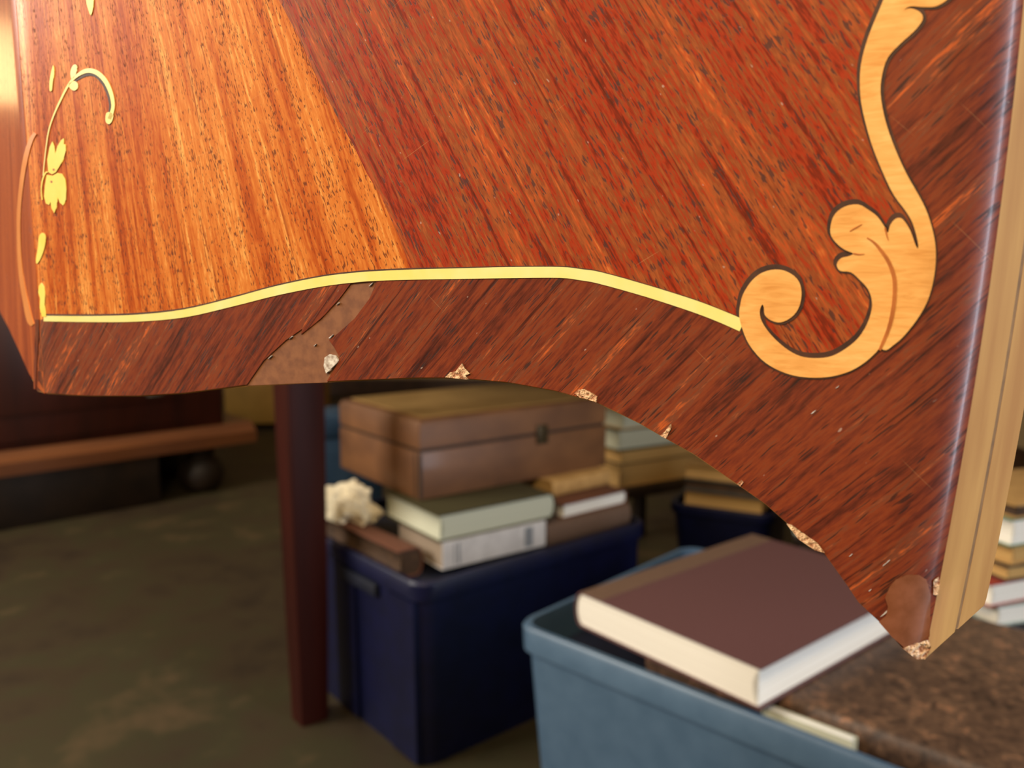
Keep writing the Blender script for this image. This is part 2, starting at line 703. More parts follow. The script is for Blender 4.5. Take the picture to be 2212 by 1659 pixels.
SEAM = [(556, -150), (604, 0), (647, 80), (683, 159), (708, 210), (734, 260), (766, 315), (795, 376), (824, 423), (850, 481), (868, 524), (892, 593)]
UNDER = [(1620, 730), (1680, 785), (1770, 805), (1850, 780), (1910, 720), (1990, 600), (1985, 500), (1940, 400), (1890, 290), (1875, 190), (1890, 100), (1925, 20), (1965, -150)]

uv_left = fan_uv([(170, 150), (215, 560)], [(600, 150), (715, 540)])
uv_right = fan_uv([(800, 100), (985, 480)], [(1480, 60), (1760, 500)])
uv_border = fan_uv([(220, 800), (275, 700)], [(1640, 1000), (1770, 890)])

# --- core boards (two layers with a glue line between)
edge_sz = [psz(*p) for p in RIGHT_EDGE]
zc = None
E2 = Vector((math.sin(math.radians(50)), math.cos(math.radians(50))))


def board(name, d0, d1, mat, inset=0.0, tl=0.0):
    """layer of the core between depths d0 and d1 behind the front (d = distance along the flared end)"""
    top_z = psz(1000, -150).y + 0.03
    bottom = [psz(x, y + 2.5) for x, y in CONTOUR + TIP]
    sleft = -0.34
    lz = psz(0, 665).y
    left = [Vector((sleft, top_z)), Vector((sleft, lz + 0.045)), Vector((-0.22, lz + 0.02)), Vector((-0.117, lz)), psz(20, 708), psz(45, 762), psz(65, 808)]
    right = list(reversed(edge_sz))
    right = [r for r in right if r.y < top_z]
    right.append(Vector((right[-1].x + 0.001, top_z)))
    loop = densify(left, 0.004, False) + bottom + densify([bottom[-1]] + right, 0.004, False)[1:] + densify([right[-1], left[0]], 0.004, False)[1:-1]
    n_right0 = len(densify(left, 0.004, False)) + len(bottom) - 2
    n_right1 = n_right0 + len(densify([bottom[-1]] + right, 0.004, False)) + 1
    pc = plan(edge_sz[-1].x) + E2 * 0.029
    zc = aty(2137, 1328, pc.y).z

    def pos(i, d):
        q = loop[i]
        p = front(q.x, q.y, 0.0)
        if d <= 0:
            return p
        isr = n_right0 <= i <= n_right1
        nn = plan_n(q.x)
        if isr:
            o = p + Vector((E2.x, E2.y, 0)) * d
        else:
            w = d * math.cos(math.radians(25))
            o = p + Vector((-nn.x, -nn.y, 0)) * w
            near = (Vector((q.x, q.y)) - edge_sz[-1]).length
        zz = q.y + (max(q.y, zc) - q.y) * min(d / 0.029, 1.0)
        o.z = zz + inset
        return o
    bm = bmesh.new()
    nl = len(loop)
    A = [bm.verts.new(pos(i, d0)) for i in range(nl)]
    B = [bm.verts.new(pos(i, d1)) for i in range(nl)]
    for i in range(nl):
        j = (i + 1) % nl
        bm.faces.new((A[i], A[j], B[j], B[i]))
    pts = [Vector((q.x * 1000, q.y * 1000)) for q in loop]
    ex = []
    x = -330.0
    while x < 185:
        y = zc * 1000
        while y < top_z * 1000:
            ex.append(Vector((x, y)))
            y += 9
        x += 1.4 if abs(x) < 11 else 6
    ex = [p for p in ex if in_poly(p, pts) and min((p - q).length for q in pts) > 1.0]
    vs, es, fs, *_ = delaunay_2d_cdt(pts + ex, [(i, (i + 1) % nl) for i in range(nl)], [], 1, 1e-6)
    if len(vs) == len(pts) + len(ex):
        for V, d in ((A, d0), (B, d1)):
            W = list(V)
            for v in vs[nl:]:
                nn = plan_n(v.x / 1000)
                w = d * math.cos(math.radians(25))
                p = front(v.x / 1000, v.y / 1000, 0) if d <= 0 else front(v.x / 1000, v.y / 1000, 0) - Vector((nn.x, nn.y, 0)) * w
                W.append(bm.verts.new(p))
            for f in fs:
                try:
                    bm.faces.new([W[i] for i in f])
                except ValueError:
                    pass
    return keep(bm_obj(name, bm, mat, None, 32))


board('core_board', 0.0, 0.0138, M['core'])
board('glue_line', 0.0138, 0.0155, M['glue'], 0.0004)
board('core_board', 0.0155, 0.029, M['core'])

# --- veneer fields
fl = [(90, -150), (90, 300), (88, 500), (90, 690)] + STRING_C[0:9] + [(892, 593)] + list(reversed(SEAM[:-1]))
fl_sz = [psz(*p) for p in fl[4:]]
fl_sz = densify([Vector((0.0002, fl_sz[-1].y)), Vector((0.0002, psz(88, 691).y))], .004, False) + fl_sz
keep(sheet_sz('left_field_veneer', densify(fl_sz, .004), 0.0004, M['field_left'], None, uv_left, 4.0))
fr = list(SEAM) + [p for p in STRING_C if p[0] > 893] + UNDER
keep(sheet('right_field_veneer', densify(fr, 30), 0.0004, M['field_right'], None, uv_right, 5.0))
bl = [(85.5, 692)] + STRING_C[0:7] + [(762, 601), (760, 612), (735, 645), (695, 688), (652, 722), (655, 710), (619, 735), (572, 778), (536, 830)] + list(reversed(CONTOUR[0:7]))
bl_o = keep(sheet('border_veneer', densify(bl, 25), 0.0004, M['border'], None, uv_border, 4.0))
br = [(824, 596), (818, 602), (800, 645), (768, 688), (735, 717), (713, 735), (724, 750), (735, 771), (731, 786), (713, 815), (708, 823)] + CONTOUR[10:] + TIP + [(2007, 1420)] + [tuple(q) for q in densify(list(reversed(RIGHT_EDGE)), 19, False)] + \
     list(reversed(UNDER)) + list(reversed([p for p in STRING_C if p[0] > 830]))
keep(sheet('border_veneer', densify(br, 25), 0.0004, M['border'], None, uv_border, 5.0))

# --- the receding left face
lz = psz(0, 665).y
lf = [Vector((-0.0002, psz(88, -150).y)), Vector((-0.33, psz(88, -150).y)), Vector((-0.33, lz + 0.046)), Vector((-0.22, lz + 0.0205)), Vector((-0.117, lz + .0005)), psz(20, 706), psz(45, 760), psz(65, 806), Vector((-.0006, psz(84, 843).y)), Vector((-0.0002, psz(88, 700).y)), Vector((-0.0002, psz(88, 500).y))]
uv_face = fan_uv([(100, 100), (102, 400)], [(140, 100), (150, 400)])
keep(sheet_sz('side_face_veneer', densify(lf, 0.006), 0.0004, M['side'], None, uv_face, 7.0))
# --- bare patch, chips, worn tip
patch = [(818, 604), (800, 646), (769, 690), (737, 720), (716, 737), (727, 751), (738, 771), (733, 788), (715, 816), (708, 826), (620, 829), (532, 833), (570, 776), (617, 732), (650, 708), (692, 685), (733, 642), (757, 612), (786, 602)]
keep(sheet('bare_patch', patch, 0.00015, M['patch'], None, flat_uv, 6))
chips = [
    ('filler_blob', [(705, 772), (715, 765), (728, 768), (734, 778), (727, 788), (716, 799), (708, 806), (703, 790)], 'filler'),
    ('edge_chip', [(965, 814), (975, 804), (988, 801), (994, 792), (1001, 784), (1006, 794), (1012, 800), (1018, 806), (1008, 811), (1014, 819), (990, 817)], 'chip'),
    ('edge_chip', [(1243, 848), (1252, 841), (1264, 840), (1280, 848), (1292, 856), (1290, 868), (1272, 862), (1255, 858)], 'chip'),
    ('edge_chip', [(1428, 940), (1438, 931), (1444, 922), (1451, 915), (1452, 923), (1444, 938), (1440, 946)], 'chip'),
    ('edge_chip', [(1594, 1044), (1602, 1036), (1607, 1040), (1600, 1049)], 'chip'),
    ('edge_chip', [(1700, 1130), (1712, 1133), (1745, 1157), (1766, 1171), (1782, 1192), (1760, 1186), (1725, 1162)], 'chip'),
    ('edge_chip', [(1950, 1406), (1975, 1401), (2006, 1403), (2013, 1420), (2000, 1446), (1980, 1439)], 'chip'),
    ('edge_chip', [(2018, 1268), (2030, 1262), (2034, 1280), (2028, 1305), (2018, 1300)], 'chip'),
]
for nm, pg, mt in chips:
    keep(sheet(nm, pg, 0.00075, M[mt], None))
tipp = [(1935, 1252), (1960, 1244), (1985, 1248), (2002, 1262), (2012, 1300), (2010, 1396), (1985, 1405), (1955, 1407), (1927, 1377), (1899, 1342), (1914, 1330), (1918, 1310), (1912, 1290), (1922, 1267)]
keep(sheet('worn_tip', tipp, 0.0007, M['tip_patch'], None, flat_uv, 4))
for x, y, r in ((632, 728, 5), (733, 655, 4), (717, 727, 6), (804, 614, 6), (587, 770, 6), (683, 745, 3), (1880, 1273, 6), (1915, 1215, 9), (1838, 1198, 5), (1810, 835, 6), (1757, 890, 7), (1910, 1325, 12)):
    pg = []
    for i in range(9):
        a = 2 * math.pi * i / 9
        rr = r * random.uniform(0.35, 1.0)
        pg.append((x + rr * 1.0 * math.cos(a) - rr * .3 * math.sin(a), y + 0.45 * rr * math.sin(a) - rr * .75 * math.cos(a)))
    keep(sheet('filler_speck', pg, 0.00055, M['speck'], None))

# --- string line
keep(ribbon('string_dark_line', [(x, y - w / 2 - 1) for (x, y), w in zip(STRING_C, STRING_W)], [6] * 3 + [5] * 7 + [3] * 9, 0.00048, M['kerf_shadow'], None))  # thin dark line along the string's upper edge
keep(ribbon('string_inlay', STRING_C, STRING_W, 0.00055, M['string'], None))

# --- big scroll
SCROLL = [(1935, -90), (1918, -30), (1909, 0), (1889, 48), (1873, 90), (1860, 142), (1858, 193), (1864, 241), (1883, 312), (1909, 377), (1931, 422), (1957, 457), (1972, 484), (1982, 520), (1983, 537),
          (1977, 528), (1966, 498), (1951, 475), (1940, 471), (1931, 476), (1923, 487), (1918, 503), (1912, 492), (1896, 469), (1878, 455), (1854, 442), (1825, 447), (1804, 463), (1795, 487), (1796, 510), (1812, 530), (1828, 541),
          (1844, 548), (1832, 554), (1817, 558), (1808, 571), (1815, 585), (1838, 588), (1857, 604), (1875, 624), (1883, 646), (1883, 669), (1873, 700), (1854, 730), (1828, 752), (1799, 768), (1770, 773), (1738, 771), (1712, 761), (1687, 743),
          (1664, 720), (1647, 695), (1642, 674), (1647, 658), (1651, 664), (1653, 680), (1667, 692), (1687, 696), (1709, 686), (1725, 667), (1732, 640), (1729, 614), (1716, 596), (1693, 584), (1667, 583), (1642, 592), (1622, 610), (1606, 636), (1600, 659),
          (1598, 682), (1605, 711), (1619, 743), (1645, 775), (1674, 795), (1706, 808), (1738, 814), (1774, 815), (1809, 810), (1841, 799), (1870, 781), (1893, 760), (1900, 752), (1914, 756), (1930, 745), (1951, 727), (1980, 691), (2002, 653),
          (2015, 611), (2021, 566), (2020, 527), (2012, 489), (1999, 451), (1980, 415), (1960, 380), (1941, 340), (1922, 292), (1909, 247), (1902, 200), (1906, 161), (1918, 126), (1944, 97), (1973, 71), (1990, 50), (1993, 37), (1984, 26), (1966, 20), (1952, 24), (1966, 16), (1990, 17), (2015, 17), (2030, 12), (2047, 0), (2072, -30), (2095, -70), (2060, -120), (1985, -125)]
sm = cat(SCROLL, True, 3)
keep(sheet('scroll_inlay', [(p.x, p.y) for p in sm], 0.00062, M['scroll'], None, flat_uv, 6))
# dark kerf round the scroll, widest where the saw wandered (upper and inner sides)
n = len(sm)
bm = bmesh.new()
prev = None
first = None
for i in range(n + 1):
    p = sm[i % n]
    a, b = sm[(i - 1) % n], sm[(i + 1) % n]
    d = (b - a)
    d = d.normalized() if d.length > 1e-6 else Vector((1, 0))
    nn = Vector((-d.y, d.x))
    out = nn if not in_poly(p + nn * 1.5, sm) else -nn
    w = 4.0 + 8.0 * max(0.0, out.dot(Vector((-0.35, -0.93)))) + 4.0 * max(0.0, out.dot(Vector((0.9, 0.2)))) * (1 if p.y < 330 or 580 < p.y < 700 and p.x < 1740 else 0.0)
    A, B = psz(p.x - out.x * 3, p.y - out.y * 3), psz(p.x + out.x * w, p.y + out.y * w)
    row = [bm.verts.new(front(A.x, A.y, 0.0005)), bm.verts.new(front(B.x, B.y, 0.0005)), bm.verts.new(front(B.x, B.y, 0.0002))]
    if prev:
        for k in range(2):
            bm.faces.new((prev[k], prev[k + 1], row[k + 1], row[k]))
    prev = row
keep(bm_obj('kerf_shadow_line', bm, M['kerf_shadow'], None))
for pts, w in (([(1873, 514), (1888, 524), (1902, 540), (1918, 563), (1929, 590), (1933, 615), (1931, 656), (1925, 690), (1918, 714), (1908, 738), (1900, 756)], [3, 5, 7, 8, 9, 9, 9, 9, 8, 7, 6]),
               ([(1836, 500), (1848, 493), (1862, 485)], [2, 3, 2]),
               ([(1912, 492), (1916, 510), (1919, 520)], [4, 3, 1]),
               ([(1844, 548), (1856, 550), (1868, 549)], [4, 3, 1])):
    keep(ribbon('scroll_vein', pts, w, 0.00068, M['vein'], None, 0.0006))

# --- tendril, flower and centre pieces
keep(ribbon('tendril_inlay', [(97, 380), (101, 339), (108, 288), (119, 252), (136, 214), (152, 184), (168, 166), (190, 154), (211, 157), (230, 174), (243, 201), (248, 228), (244, 248), (240, 258)],
            [2, 2, 2.5, 3, 4, 4.5, 6, 9.5, 10, 9.5, 8.5, 7.5, 8, 8], 0.0006, M['string'], None))
keep(ribbon('kerf_shadow_line', [(165, 176), (188, 163), (208, 163), (225, 179), (236, 203), (241, 226), (239, 243)], [3, 6, 7, 7, 6, 5, 3], 0.0005, M['kerf_shadow'], None))  # shadow inside the tendril's curve, painted as a dark line
for nm, pg in (('bud_inlay', [(158, 171), (156, 158), (159, 146), (165, 140), (170, 144), (169, 156), (164, 168)]),
               ('bud_inlay', [(154, 180), (163, 176), (170, 179), (172, 188), (167, 196), (159, 195), (153, 188)]),
               ('bud_inlay', [(233, 246), (241, 243), (248, 249), (246, 262), (239, 269), (232, 263)]),
               ('petal_inlay', [(108, 372), (106, 345), (111, 318), (117, 306), (121, 316), (123, 334), (128, 316), (136, 303), (142, 299), (141, 312), (145, 312), (146, 326), (141, 344), (131, 362), (124, 373), (116, 377)]),
               ('petal_inlay', [(105, 378), (101, 400), (99, 425), (103, 440), (110, 443), (113, 436), (115, 450), (121, 461), (126, 447), (128, 425), (133, 438), (140, 444), (146, 432), (147, 410), (145, 388), (138, 376), (128, 374), (118, 380)]),
               ('leaf_inlay', [(193, -40), (190, 0), (194, 20), (200, 34), (205, 18), (206, -5), (204, -40)]),
               ('leaf_inlay', [(111, 196), (111, 175), (116, 150), (119, 142), (121, 156), (118, 178), (116, 196)]),
               ('leaf_inlay', [(88, 512), (95, 503), (102, 510), (101, 530), (93, 556), (84, 570), (82, 560), (86, 535)]),
               ('leaf_inlay', [(88, 618), (93, 611), (99, 618), (101, 640), (100, 660), (103, 684), (95, 684), (90, 665), (91, 645), (87, 632)])):
    keep(sheet(nm, pg if len(pg) > 9 else [(p.x, p.y) for p in cat(pg, True, 3)], 0.0006, M['flower'] if nm in ('petal_inlay', 'leaf_inlay') else M['string'], None, flat_uv, 1.6))
keep(ribbon('tendril_inlay', [(95, 432), (93, 410), (96, 388), (102, 374), (107, 372)], [2, 2, 3, 3, 3], 0.0006, M['flower'], None))
for x, y in ((120, 367), (115, 393)):
    keep(sheet('engraved_dot', [(x + 2.6 * math.cos(a), y + 2.6 * math.sin(a)) for a in [i * math.pi / 4 for i in range(8)]], 0.00064, M['vein'], None))
keep(ribbon('loop_inlay', [(80, 288), (70, 305), (60, 340), (51, 395), (45, 460), (45, 530), (49, 590), (58, 645), (68, 690), (75, 702)], [7, 9, 10, 9, 8, 8, 9, 11, 13, 8], 0.0006, M['loop'], None))
keep(ribbon('centre_seam_line', [(84, 690), (84, 720), (82, 760), (80, 800), (79, 840)], [8, 8, 7, 6, 4], 0.0006, M['border'], None))  # dark seam where the two front faces meet

# rear leg that carries the apron (out of frame on the left)
lp = plan(-0.36)
bm = bmesh.new()
for sx, sy, t in ((0, 0, 0),):
    prof = [(-.02, 0.0), (.02, 0.0), (.024, .25), (.03, .5), (.034, CAMH + .12), (-.034, CAMH + .12), (-.03, .5), (-.024, .25)]
    add_prism(bm, prof, -.022, .022)
lg = bm_obj('leg', bm, M['border'], None)
lg.matrix_world = Matrix.Translation((lp.x - .085, lp.y + .03, 0)) @ Matrix.Rotation(math.radians(127), 4, 'Z')
keep(lg)
bpy.context.view_layer.update()

# ---------------------------------------------------------------- background materials
M['page_white'] = plain_mat('white_page_edges', srgb(232, 226, 214), srgb(246, 242, 232), 1.0, 0.8, vec=(2, 2, 900))
M['page_cream'] = plain_mat('cream_page_edges', srgb(180, 182, 162), srgb(200, 200, 178), 1.0, 0.8, vec=(2, 2, 900))
M['page_grey'] = plain_mat('greyed_page_edges', srgb(140, 122, 104), srgb(164, 146, 126), 1.0, 0.8, vec=(2, 2, 900))
M['page_tan'] = plain_mat('tan_page_edges', srgb(176, 136, 78), srgb(204, 164, 100), 1.0, 0.8, vec=(2, 2, 900))
M['page_dark'] = plain_mat('foxed_dark_page_edges', srgb(48, 32, 20), srgb(84, 58, 34), 1.0, 0.8, vec=(60, 60, 500))
M['maroon'] = plain_mat('maroon_cloth', srgb(92, 60, 60), srgb(106, 72, 72), 500, 0.55)
M['brown_cloth'] = plain_mat('brown_cloth', srgb(96, 72, 56), srgb(112, 86, 68), 500, 0.7)
M['olive'] = plain_mat('olive_cloth', srgb(58, 52, 24), srgb(70, 64, 32), 400, 0.7)
M['tan'] = plain_mat('tan_cloth', srgb(176, 134, 76), srgb(200, 156, 94), 60, 0.7)
M['white_card'] = plain_mat('white_card', srgb(196, 192, 190), srgb(214, 210, 208), 40, 0.6)
M['grey_print'] = plain_mat('grey_print', srgb(120, 124, 128), srgb(140, 142, 146), 200, 0.6)
M['redbrown'] = plain_mat('red_brown_cloth', srgb(104, 62, 44), srgb(122, 76, 54), 300, 0.7)
M['teal'] = plain_mat('grey_teal_cloth', srgb(70, 80, 76), srgb(84, 94, 88), 300, 0.6)
M['green'] = plain_mat('green_cloth', srgb(62, 104, 78), srgb(80, 124, 96), 200, 0.6)
M['pale'] = plain_mat('pale_grey_green_cloth', srgb(150, 166, 158), srgb(174, 188, 180), 120, 0.6)
M['red'] = plain_mat('red_cloth', srgb(150, 48, 40), srgb(168, 60, 48), 300, 0.5)
M['black_cloth'] = plain_mat('black_cloth', srgb(36, 32, 30), srgb(48, 42, 38), 300, 0.6)
M['blue_plastic'] = plain_mat('blue_plastic', srgb(4, 8, 42), srgb(6, 11, 52), 30, 0.45)
M['grey_plastic'] = plain_mat('blue_grey_plastic', srgb(72, 98, 124), srgb(80, 106, 132), 30, 0.42)
M['grey_rim'] = plain_mat('dark_grey_rim_plastic', srgb(92, 96, 98), srgb(104, 106, 106), 30, 0.5)
M['dark_inside'] = plain_mat('dark_plastic', srgb(22, 26, 40), srgb(30, 34, 50), 30, 0.5)
M['mahogany'] = plain_mat('dark_mahogany', srgb(52, 20, 13), srgb(72, 28, 17), 14, 0.4, 0.2, (1, 1, 0.12))
M['black_mahogany'] = plain_mat('dark_polished_leg_wood', srgb(44, 15, 10), srgb(62, 22, 14), 14, 0.5, 0.0, (1, 1, .12), spec=0.15)
M['mahogany_light'] = plain_mat('brown_mahogany_moulding', srgb(104, 60, 32), srgb(126, 76, 42), 14, 0.45, 0.2, (0.2, 1, 1))
M['dark_wood'] = plain_mat('blackened_wood', srgb(30, 20, 14), srgb(44, 30, 20), 14, 0.55)
M['box_wood'] = plain_mat('worn_brown_box_wood', srgb(92, 58, 34), srgb(124, 82, 48), 9, 0.55, 0.1, (1, 1, 1.6), lo=0.3, hi=0.7)
M['box_top'] = plain_mat('worn_olive_brown_lid_wood', srgb(146, 112, 62), srgb(168, 132, 78), 7, 0.5, 0.1)
M['box_trim'] = plain_mat('dark_box_seam', srgb(36, 24, 15), srgb(48, 33, 20), 40, 0.6)
M['brass_dark'] = plain_mat('tarnished_metal', srgb(64, 52, 32), srgb(80, 66, 42), 60, 0.45, metal=0.6)
M['paper'] = plain_mat('crumpled_paper', srgb(216, 200, 164), srgb(236, 224, 196), 12, 0.8)
M['chest'] = plain_mat('ochre_chest_wood', srgb(150, 110, 40), srgb(172, 128, 52), 6, 0.6)
M['grey_metal'] = plain_mat('dull_grey_metal', srgb(110, 108, 100), srgb(128, 126, 118), 40, 0.5, metal=0.3)


def leather_mat():
    k = NT('mottled_brown_leather')
    o = k.coord('Object')
    a = k.noise(k.scaled(o, (75, 75, 75)), 4, 0.65, 0.8)
    b = k.noise(k.scaled(o, (14, 14, 14)), 2, 0.5)
    v = k.math('ADD', k.math('MULTIPLY', a, 0.75), k.math('MULTIPLY', b, 0.25))
    c = k.ramp(v, [(0.36, srgb(52, 38, 30)), (0.48, srgb(84, 62, 48)), (0.56, srgb(100, 76, 58)), (0.68, srgb(160, 112, 82))])
    k.bump(a, 0.5, 0.002)
    return k.out(c, 0.45, 0.0, 0.1, 0.5)


M['leather'] = leather_mat()


# ---------------------------------------------------------------- builders for the background things
def book(label, near, az, wR, wL, t, spine, cover, pages, group=None, name='book', spine_mat=None, c=0.0025, round_spine=True, band=None):
    """closed book lying flat. near = bottom corner nearest the viewer; az = azimuth of the edge running
    right and away (length wR); the other edge (length wL) runs left and away. spine: '-R','+R','-L','+L'."""
    R, L = azv(az), azv(az - 90)
    ctr = near + R * (wR / 2) + L * (wL / 2)
    base_ang = math.pi / 2 - math.radians(az)          # local +x along R, +y along L
    k = {'-R': 0, '-L': 1, '+R': 2, '+L': 3}[spine]
    w, l = (wR, wL) if spine in ('-R', '+R') else (wL, wR)
    root = empty(name, ctr, base_ang + k * math.pi / 2)
    tag(root, label, 'book', group)
    hw, hl = w / 2, l / 2
    r = t * 0.22 if round_spine else 0.0005
    seg = 8
    arc_o = [(-hw + r - r * math.sin(math.pi * i / seg), t / 2 - t / 2 * math.cos(math.pi * i / seg)) for i in range(seg + 1)]
    arc_i = [(-hw + r + c * .6 - (r) * math.sin(math.pi * i / seg), t / 2 - (t / 2 - c) * math.cos(math.pi * i / seg)) for i in range(seg + 1)]
    outer = [(hw, 0)] + arc_o + [(hw, t)]
    inner = [(hw, t - c)] + list(reversed(arc_i)) + [(hw, c)]
    bm = bmesh.new()
    n = len(outer)
    ii = [(hw, c)] + arc_i + [(hw, t - c)]
    ra = [[bm.verts.new((x, y, z)) for x, z in outer] for y in (-hl, hl)]
    rb = [[bm.verts.new((x, y, z)) for x, z in ii] for y in (-hl, hl)]
    for i in range(n - 1):
        bm.faces.new((ra[0][i], ra[0][i + 1], ra[1][i + 1], ra[1][i]))
        bm.faces.new((rb[0][i], rb[0][i + 1], rb[1][i + 1], rb[1][i]))
        for e in (0, 1):
            bm.faces.new((ra[e][i], ra[e][i + 1], rb[e][i + 1], rb[e][i]))
    for q in (0, n - 1):
        bm.faces.new((ra[0][q], ra[1][q], rb[1][q], rb[0][q]))
    bm_obj('cover', bm, cover, root, 40)
    # page block: rounded back, hollow fore-edge
    ins = 0.004
    fx = hw - ins
    dep = t * 0.16 if round_spine else 0.0006
    pa = [(x + c * .5, min(max(z, c), t - c)) for x, z in arc_i]
    pf = [(fx - dep * math.sin(math.pi * i / seg), (t - c) - (t - 2 * c) * i / seg) for i in range(seg + 1)]
    bm = bmesh.new()
    add_prism(bm, pa + pf, -hl + ins * .6, hl - ins * .6)
    bm_obj('page_block', bm, pages, root, 40)
    if spine_mat is not None:
        bm = bmesh.new()
        x1 = -hw + r + w * 0.13
        add_box(bm, -hw + r, x1, -hl - .0004, hl + .0004, t - 0.0004, t + 0.0006, 0.0003, 1)
        bm_obj('spine_joint', bm, spine_mat, root)
    if band:
        # printed band on the spine
        for y0, y1, bmat in band:
            bm = bmesh.new()
            add_box(bm, -hw - 0.0006, -hw + 0.002, y0, y1, t * .12, t * .88, 0)
            bm_obj('printed_band', bm, bmat, root)
    return root


def rrect(w, l, r, z, seg=5):
    pts = []
    for cx, cy, a0 in ((w / 2 - r, l / 2 - r, 0), (-w / 2 + r, l / 2 - r, 90), (-w / 2 + r, -l / 2 + r, 180), (w / 2 - r, -l / 2 + r, 270)):
        for i in range(seg + 1):
            a = math.radians(a0 + 90 * i / seg)
            pts.append((cx + r * math.cos(a), cy + r * math.sin(a), z))
    return pts


def loft(bm, rings, cap0=True, cap1=True):
    R = [[bm.verts.new(p) for p in r] for r in rings]
    n = len(R[0])
    for a, b in zip(R, R[1:]):
        for i in range(n):
            bm.faces.new((a[i], a[(i + 1) % n], b[(i + 1) % n], b[i]))
    if cap0:
        bm.faces.new(R[0])
    if cap1:
        bm.faces.new(R[-1])


def bin_(label, near, az, wR, wL, h, mat, rim_mat, name='storage_bin', lip=0.03, taper=0.025, posts=False, tray=0.0):
    R, L = azv(az), azv(az - 90)
    ctr = Vector((near.x, near.y, 0)) + R * (wR / 2) + L * (wL / 2)
    root = empty(name, ctr, math.pi / 2 - math.radians(az))
    tag(root, label, 'storage bin')
    bm = bmesh.new()
    t = 0.004
    o = 0.006
    loft(bm, [rrect(wR - 2 * taper - 2 * o, wL - 2 * taper - 2 * o, .03, 0.0), rrect(wR - 2 * o, wL - 2 * o, .03, h - 0.002),
              rrect(wR - 2 * o - 2 * t, wL - 2 * o - 2 * t, .028, h - 0.002), rrect(wR - 2 * taper - 2 * o - 2 * t, wL - 2 * taper - 2 * o - 2 * t, .028, 0.005)])
    bm_obj('bin_body', bm, mat, root, 40)
    bm = bmesh.new()
    loft(bm, [rrect(wR - 2 * o + .001, wL - 2 * o + .001, .03, h - lip), rrect(wR - .002, wL - .002, .032, h - lip), rrect(wR, wL, .032, h - .004), rrect(wR - .006, wL - .006, .03, h),
              rrect(wR - 2 * o - 2 * t, wL - 2 * o - 2 * t, .028, h), rrect(wR - 2 * o - 2 * t, wL - 2 * o - 2 * t, .028, h - .006)], False, False)
    bm_obj('rim', bm, rim_mat, root, 40)
    if tray:
        bm = bmesh.new()
        add_box(bm, -wR / 2 + taper + .02, wR / 2 - taper - .02, -wL / 2 + taper + .02, wL / 2 - taper - .02, tray - .008, tray, .001, 1)
        for sx in (-1, 1):
            add_box(bm, sx * (wR / 2 - .06) - .006, sx * (wR / 2 - .06) + .006, -wL / 2 + .06, wL / 2 - .06, .004, tray - .007)
        bm_obj('tray', bm, M['dark_inside'], root)
    if posts:
        # raised vertical panels and a handle recess on the left end (-R side), ribs on the near side
        for y0, y1 in ((-wL / 2 + .02, -wL / 2 + .09), (-wL / 2 + .20, -wL / 2 + .27), (wL / 2 - .1, wL / 2 - .03)):
            bm = bmesh.new()
            x = -wR / 2
            vs = [(x + taper + o + .004, 0.004), (x + taper + o - .006, 0.004), (x + o - .004, h - lip - .004), (x + o + .006, h - lip - .004)]
            add_prism(bm, vs, y0, y1)
            bm_obj('rib', bm, mat, root)
        bm = bmesh.new()
        add_box(bm, -wR / 2 - .003, -wR / 2 + .012, -wL / 2 + .125, -wL / 2 + .24, h - .055, h - .034, .003, 2)
        bm_obj('handle', bm, M['dark_inside'], root, 40)
    return root


# ---------------------------------------------------------------- old table whose leg stands behind the apron
LEG0 = onz(670, 1550, 0.0)
az_t = 75.0
tR, tB = azv(az_t), azv(az_t - 90)
table = empty('wooden_table', (LEG0 + tR * .62 + tB * .27), math.pi / 2 - math.radians(az_t))
tag(table, 'dark mahogany table with a square leg standing left of the blue bin', 'table')
for sx in (-1, 1):
    for sy in (-1, 1):
        bm = bmesh.new()
        for a, z in ((.021, 0.0),):
            loft(bm, [rrect(.050, .044, .004, 0, 2), rrect(.058, .05, .004, .2, 2), rrect(.066, .06, .004, .58, 2), rrect(.066, .06, .004, .76, 2)])
        lgo = bm_obj('leg', bm, M['black_mahogany'], table, 30)
        lgo.location = (sx * .62, sy * .27, 0)
        lgo.rotation_euler = (0, 0, math.radians(24))
box_obj('tabletop', (-.70, .70, -.35, .35, .76, .788), M['mahogany'], table, .004)
for dims in ((-.60, .60, -.285, -.262, .70, .76), (-.60, .60, .262, .285, .70, .76)):
    box_obj('apron_rail', dims, M['mahogany'], table, .002)
for dims in ((-.63, -.607, -.25, .25, .70, .76), (.607, .63, -.25, .25, .70, .76)):
    box_obj('apron_rail', dims, M['mahogany'], table, .002)

# ---------------------------------------------------------------- blue bin and what is stacked in it
AZB = 50.0
RB, LB = azv(AZB), azv(AZB - 90)
BN = onz(905, 1268, .30)
bin_('deep blue plastic storage bin full of books, under the wooden box', BN, AZB, .52, .46, .30, M['blue_plastic'], M['blue_plastic'], taper=.004, posts=True, tray=.2855)


def inside(a, b, z):
    return Vector((BN.x, BN.y, 0)) + RB * a + LB * b + Vector((0, 0, z))


wn = inside(.067, .034, .300)
book('white paperback with a grey band on its spine, under the olive book', wn, AZB + 4, .205, .15, .044, '-L', M['white_card'], M['page_grey'], None, c=.0012, round_spine=False,
     band=[(-.075, -.058, M['grey_print']), (.070, .074, M['grey_print']), (.079, .081, M['grey_print'])])
on = inside(.062, .038, .3445)
book('olive clothbound book with cream page edges under the wooden box', on, AZB + 4, .235, .18, .044, '+R', M['olive'], M['page_cream'], None)
book('narrow brown ledger with dark page edges at the left end of the blue bin', inside(.012, .075, .2858), AZB, .046, .27, .046, '+R', M['redbrown'], M['page_dark'])

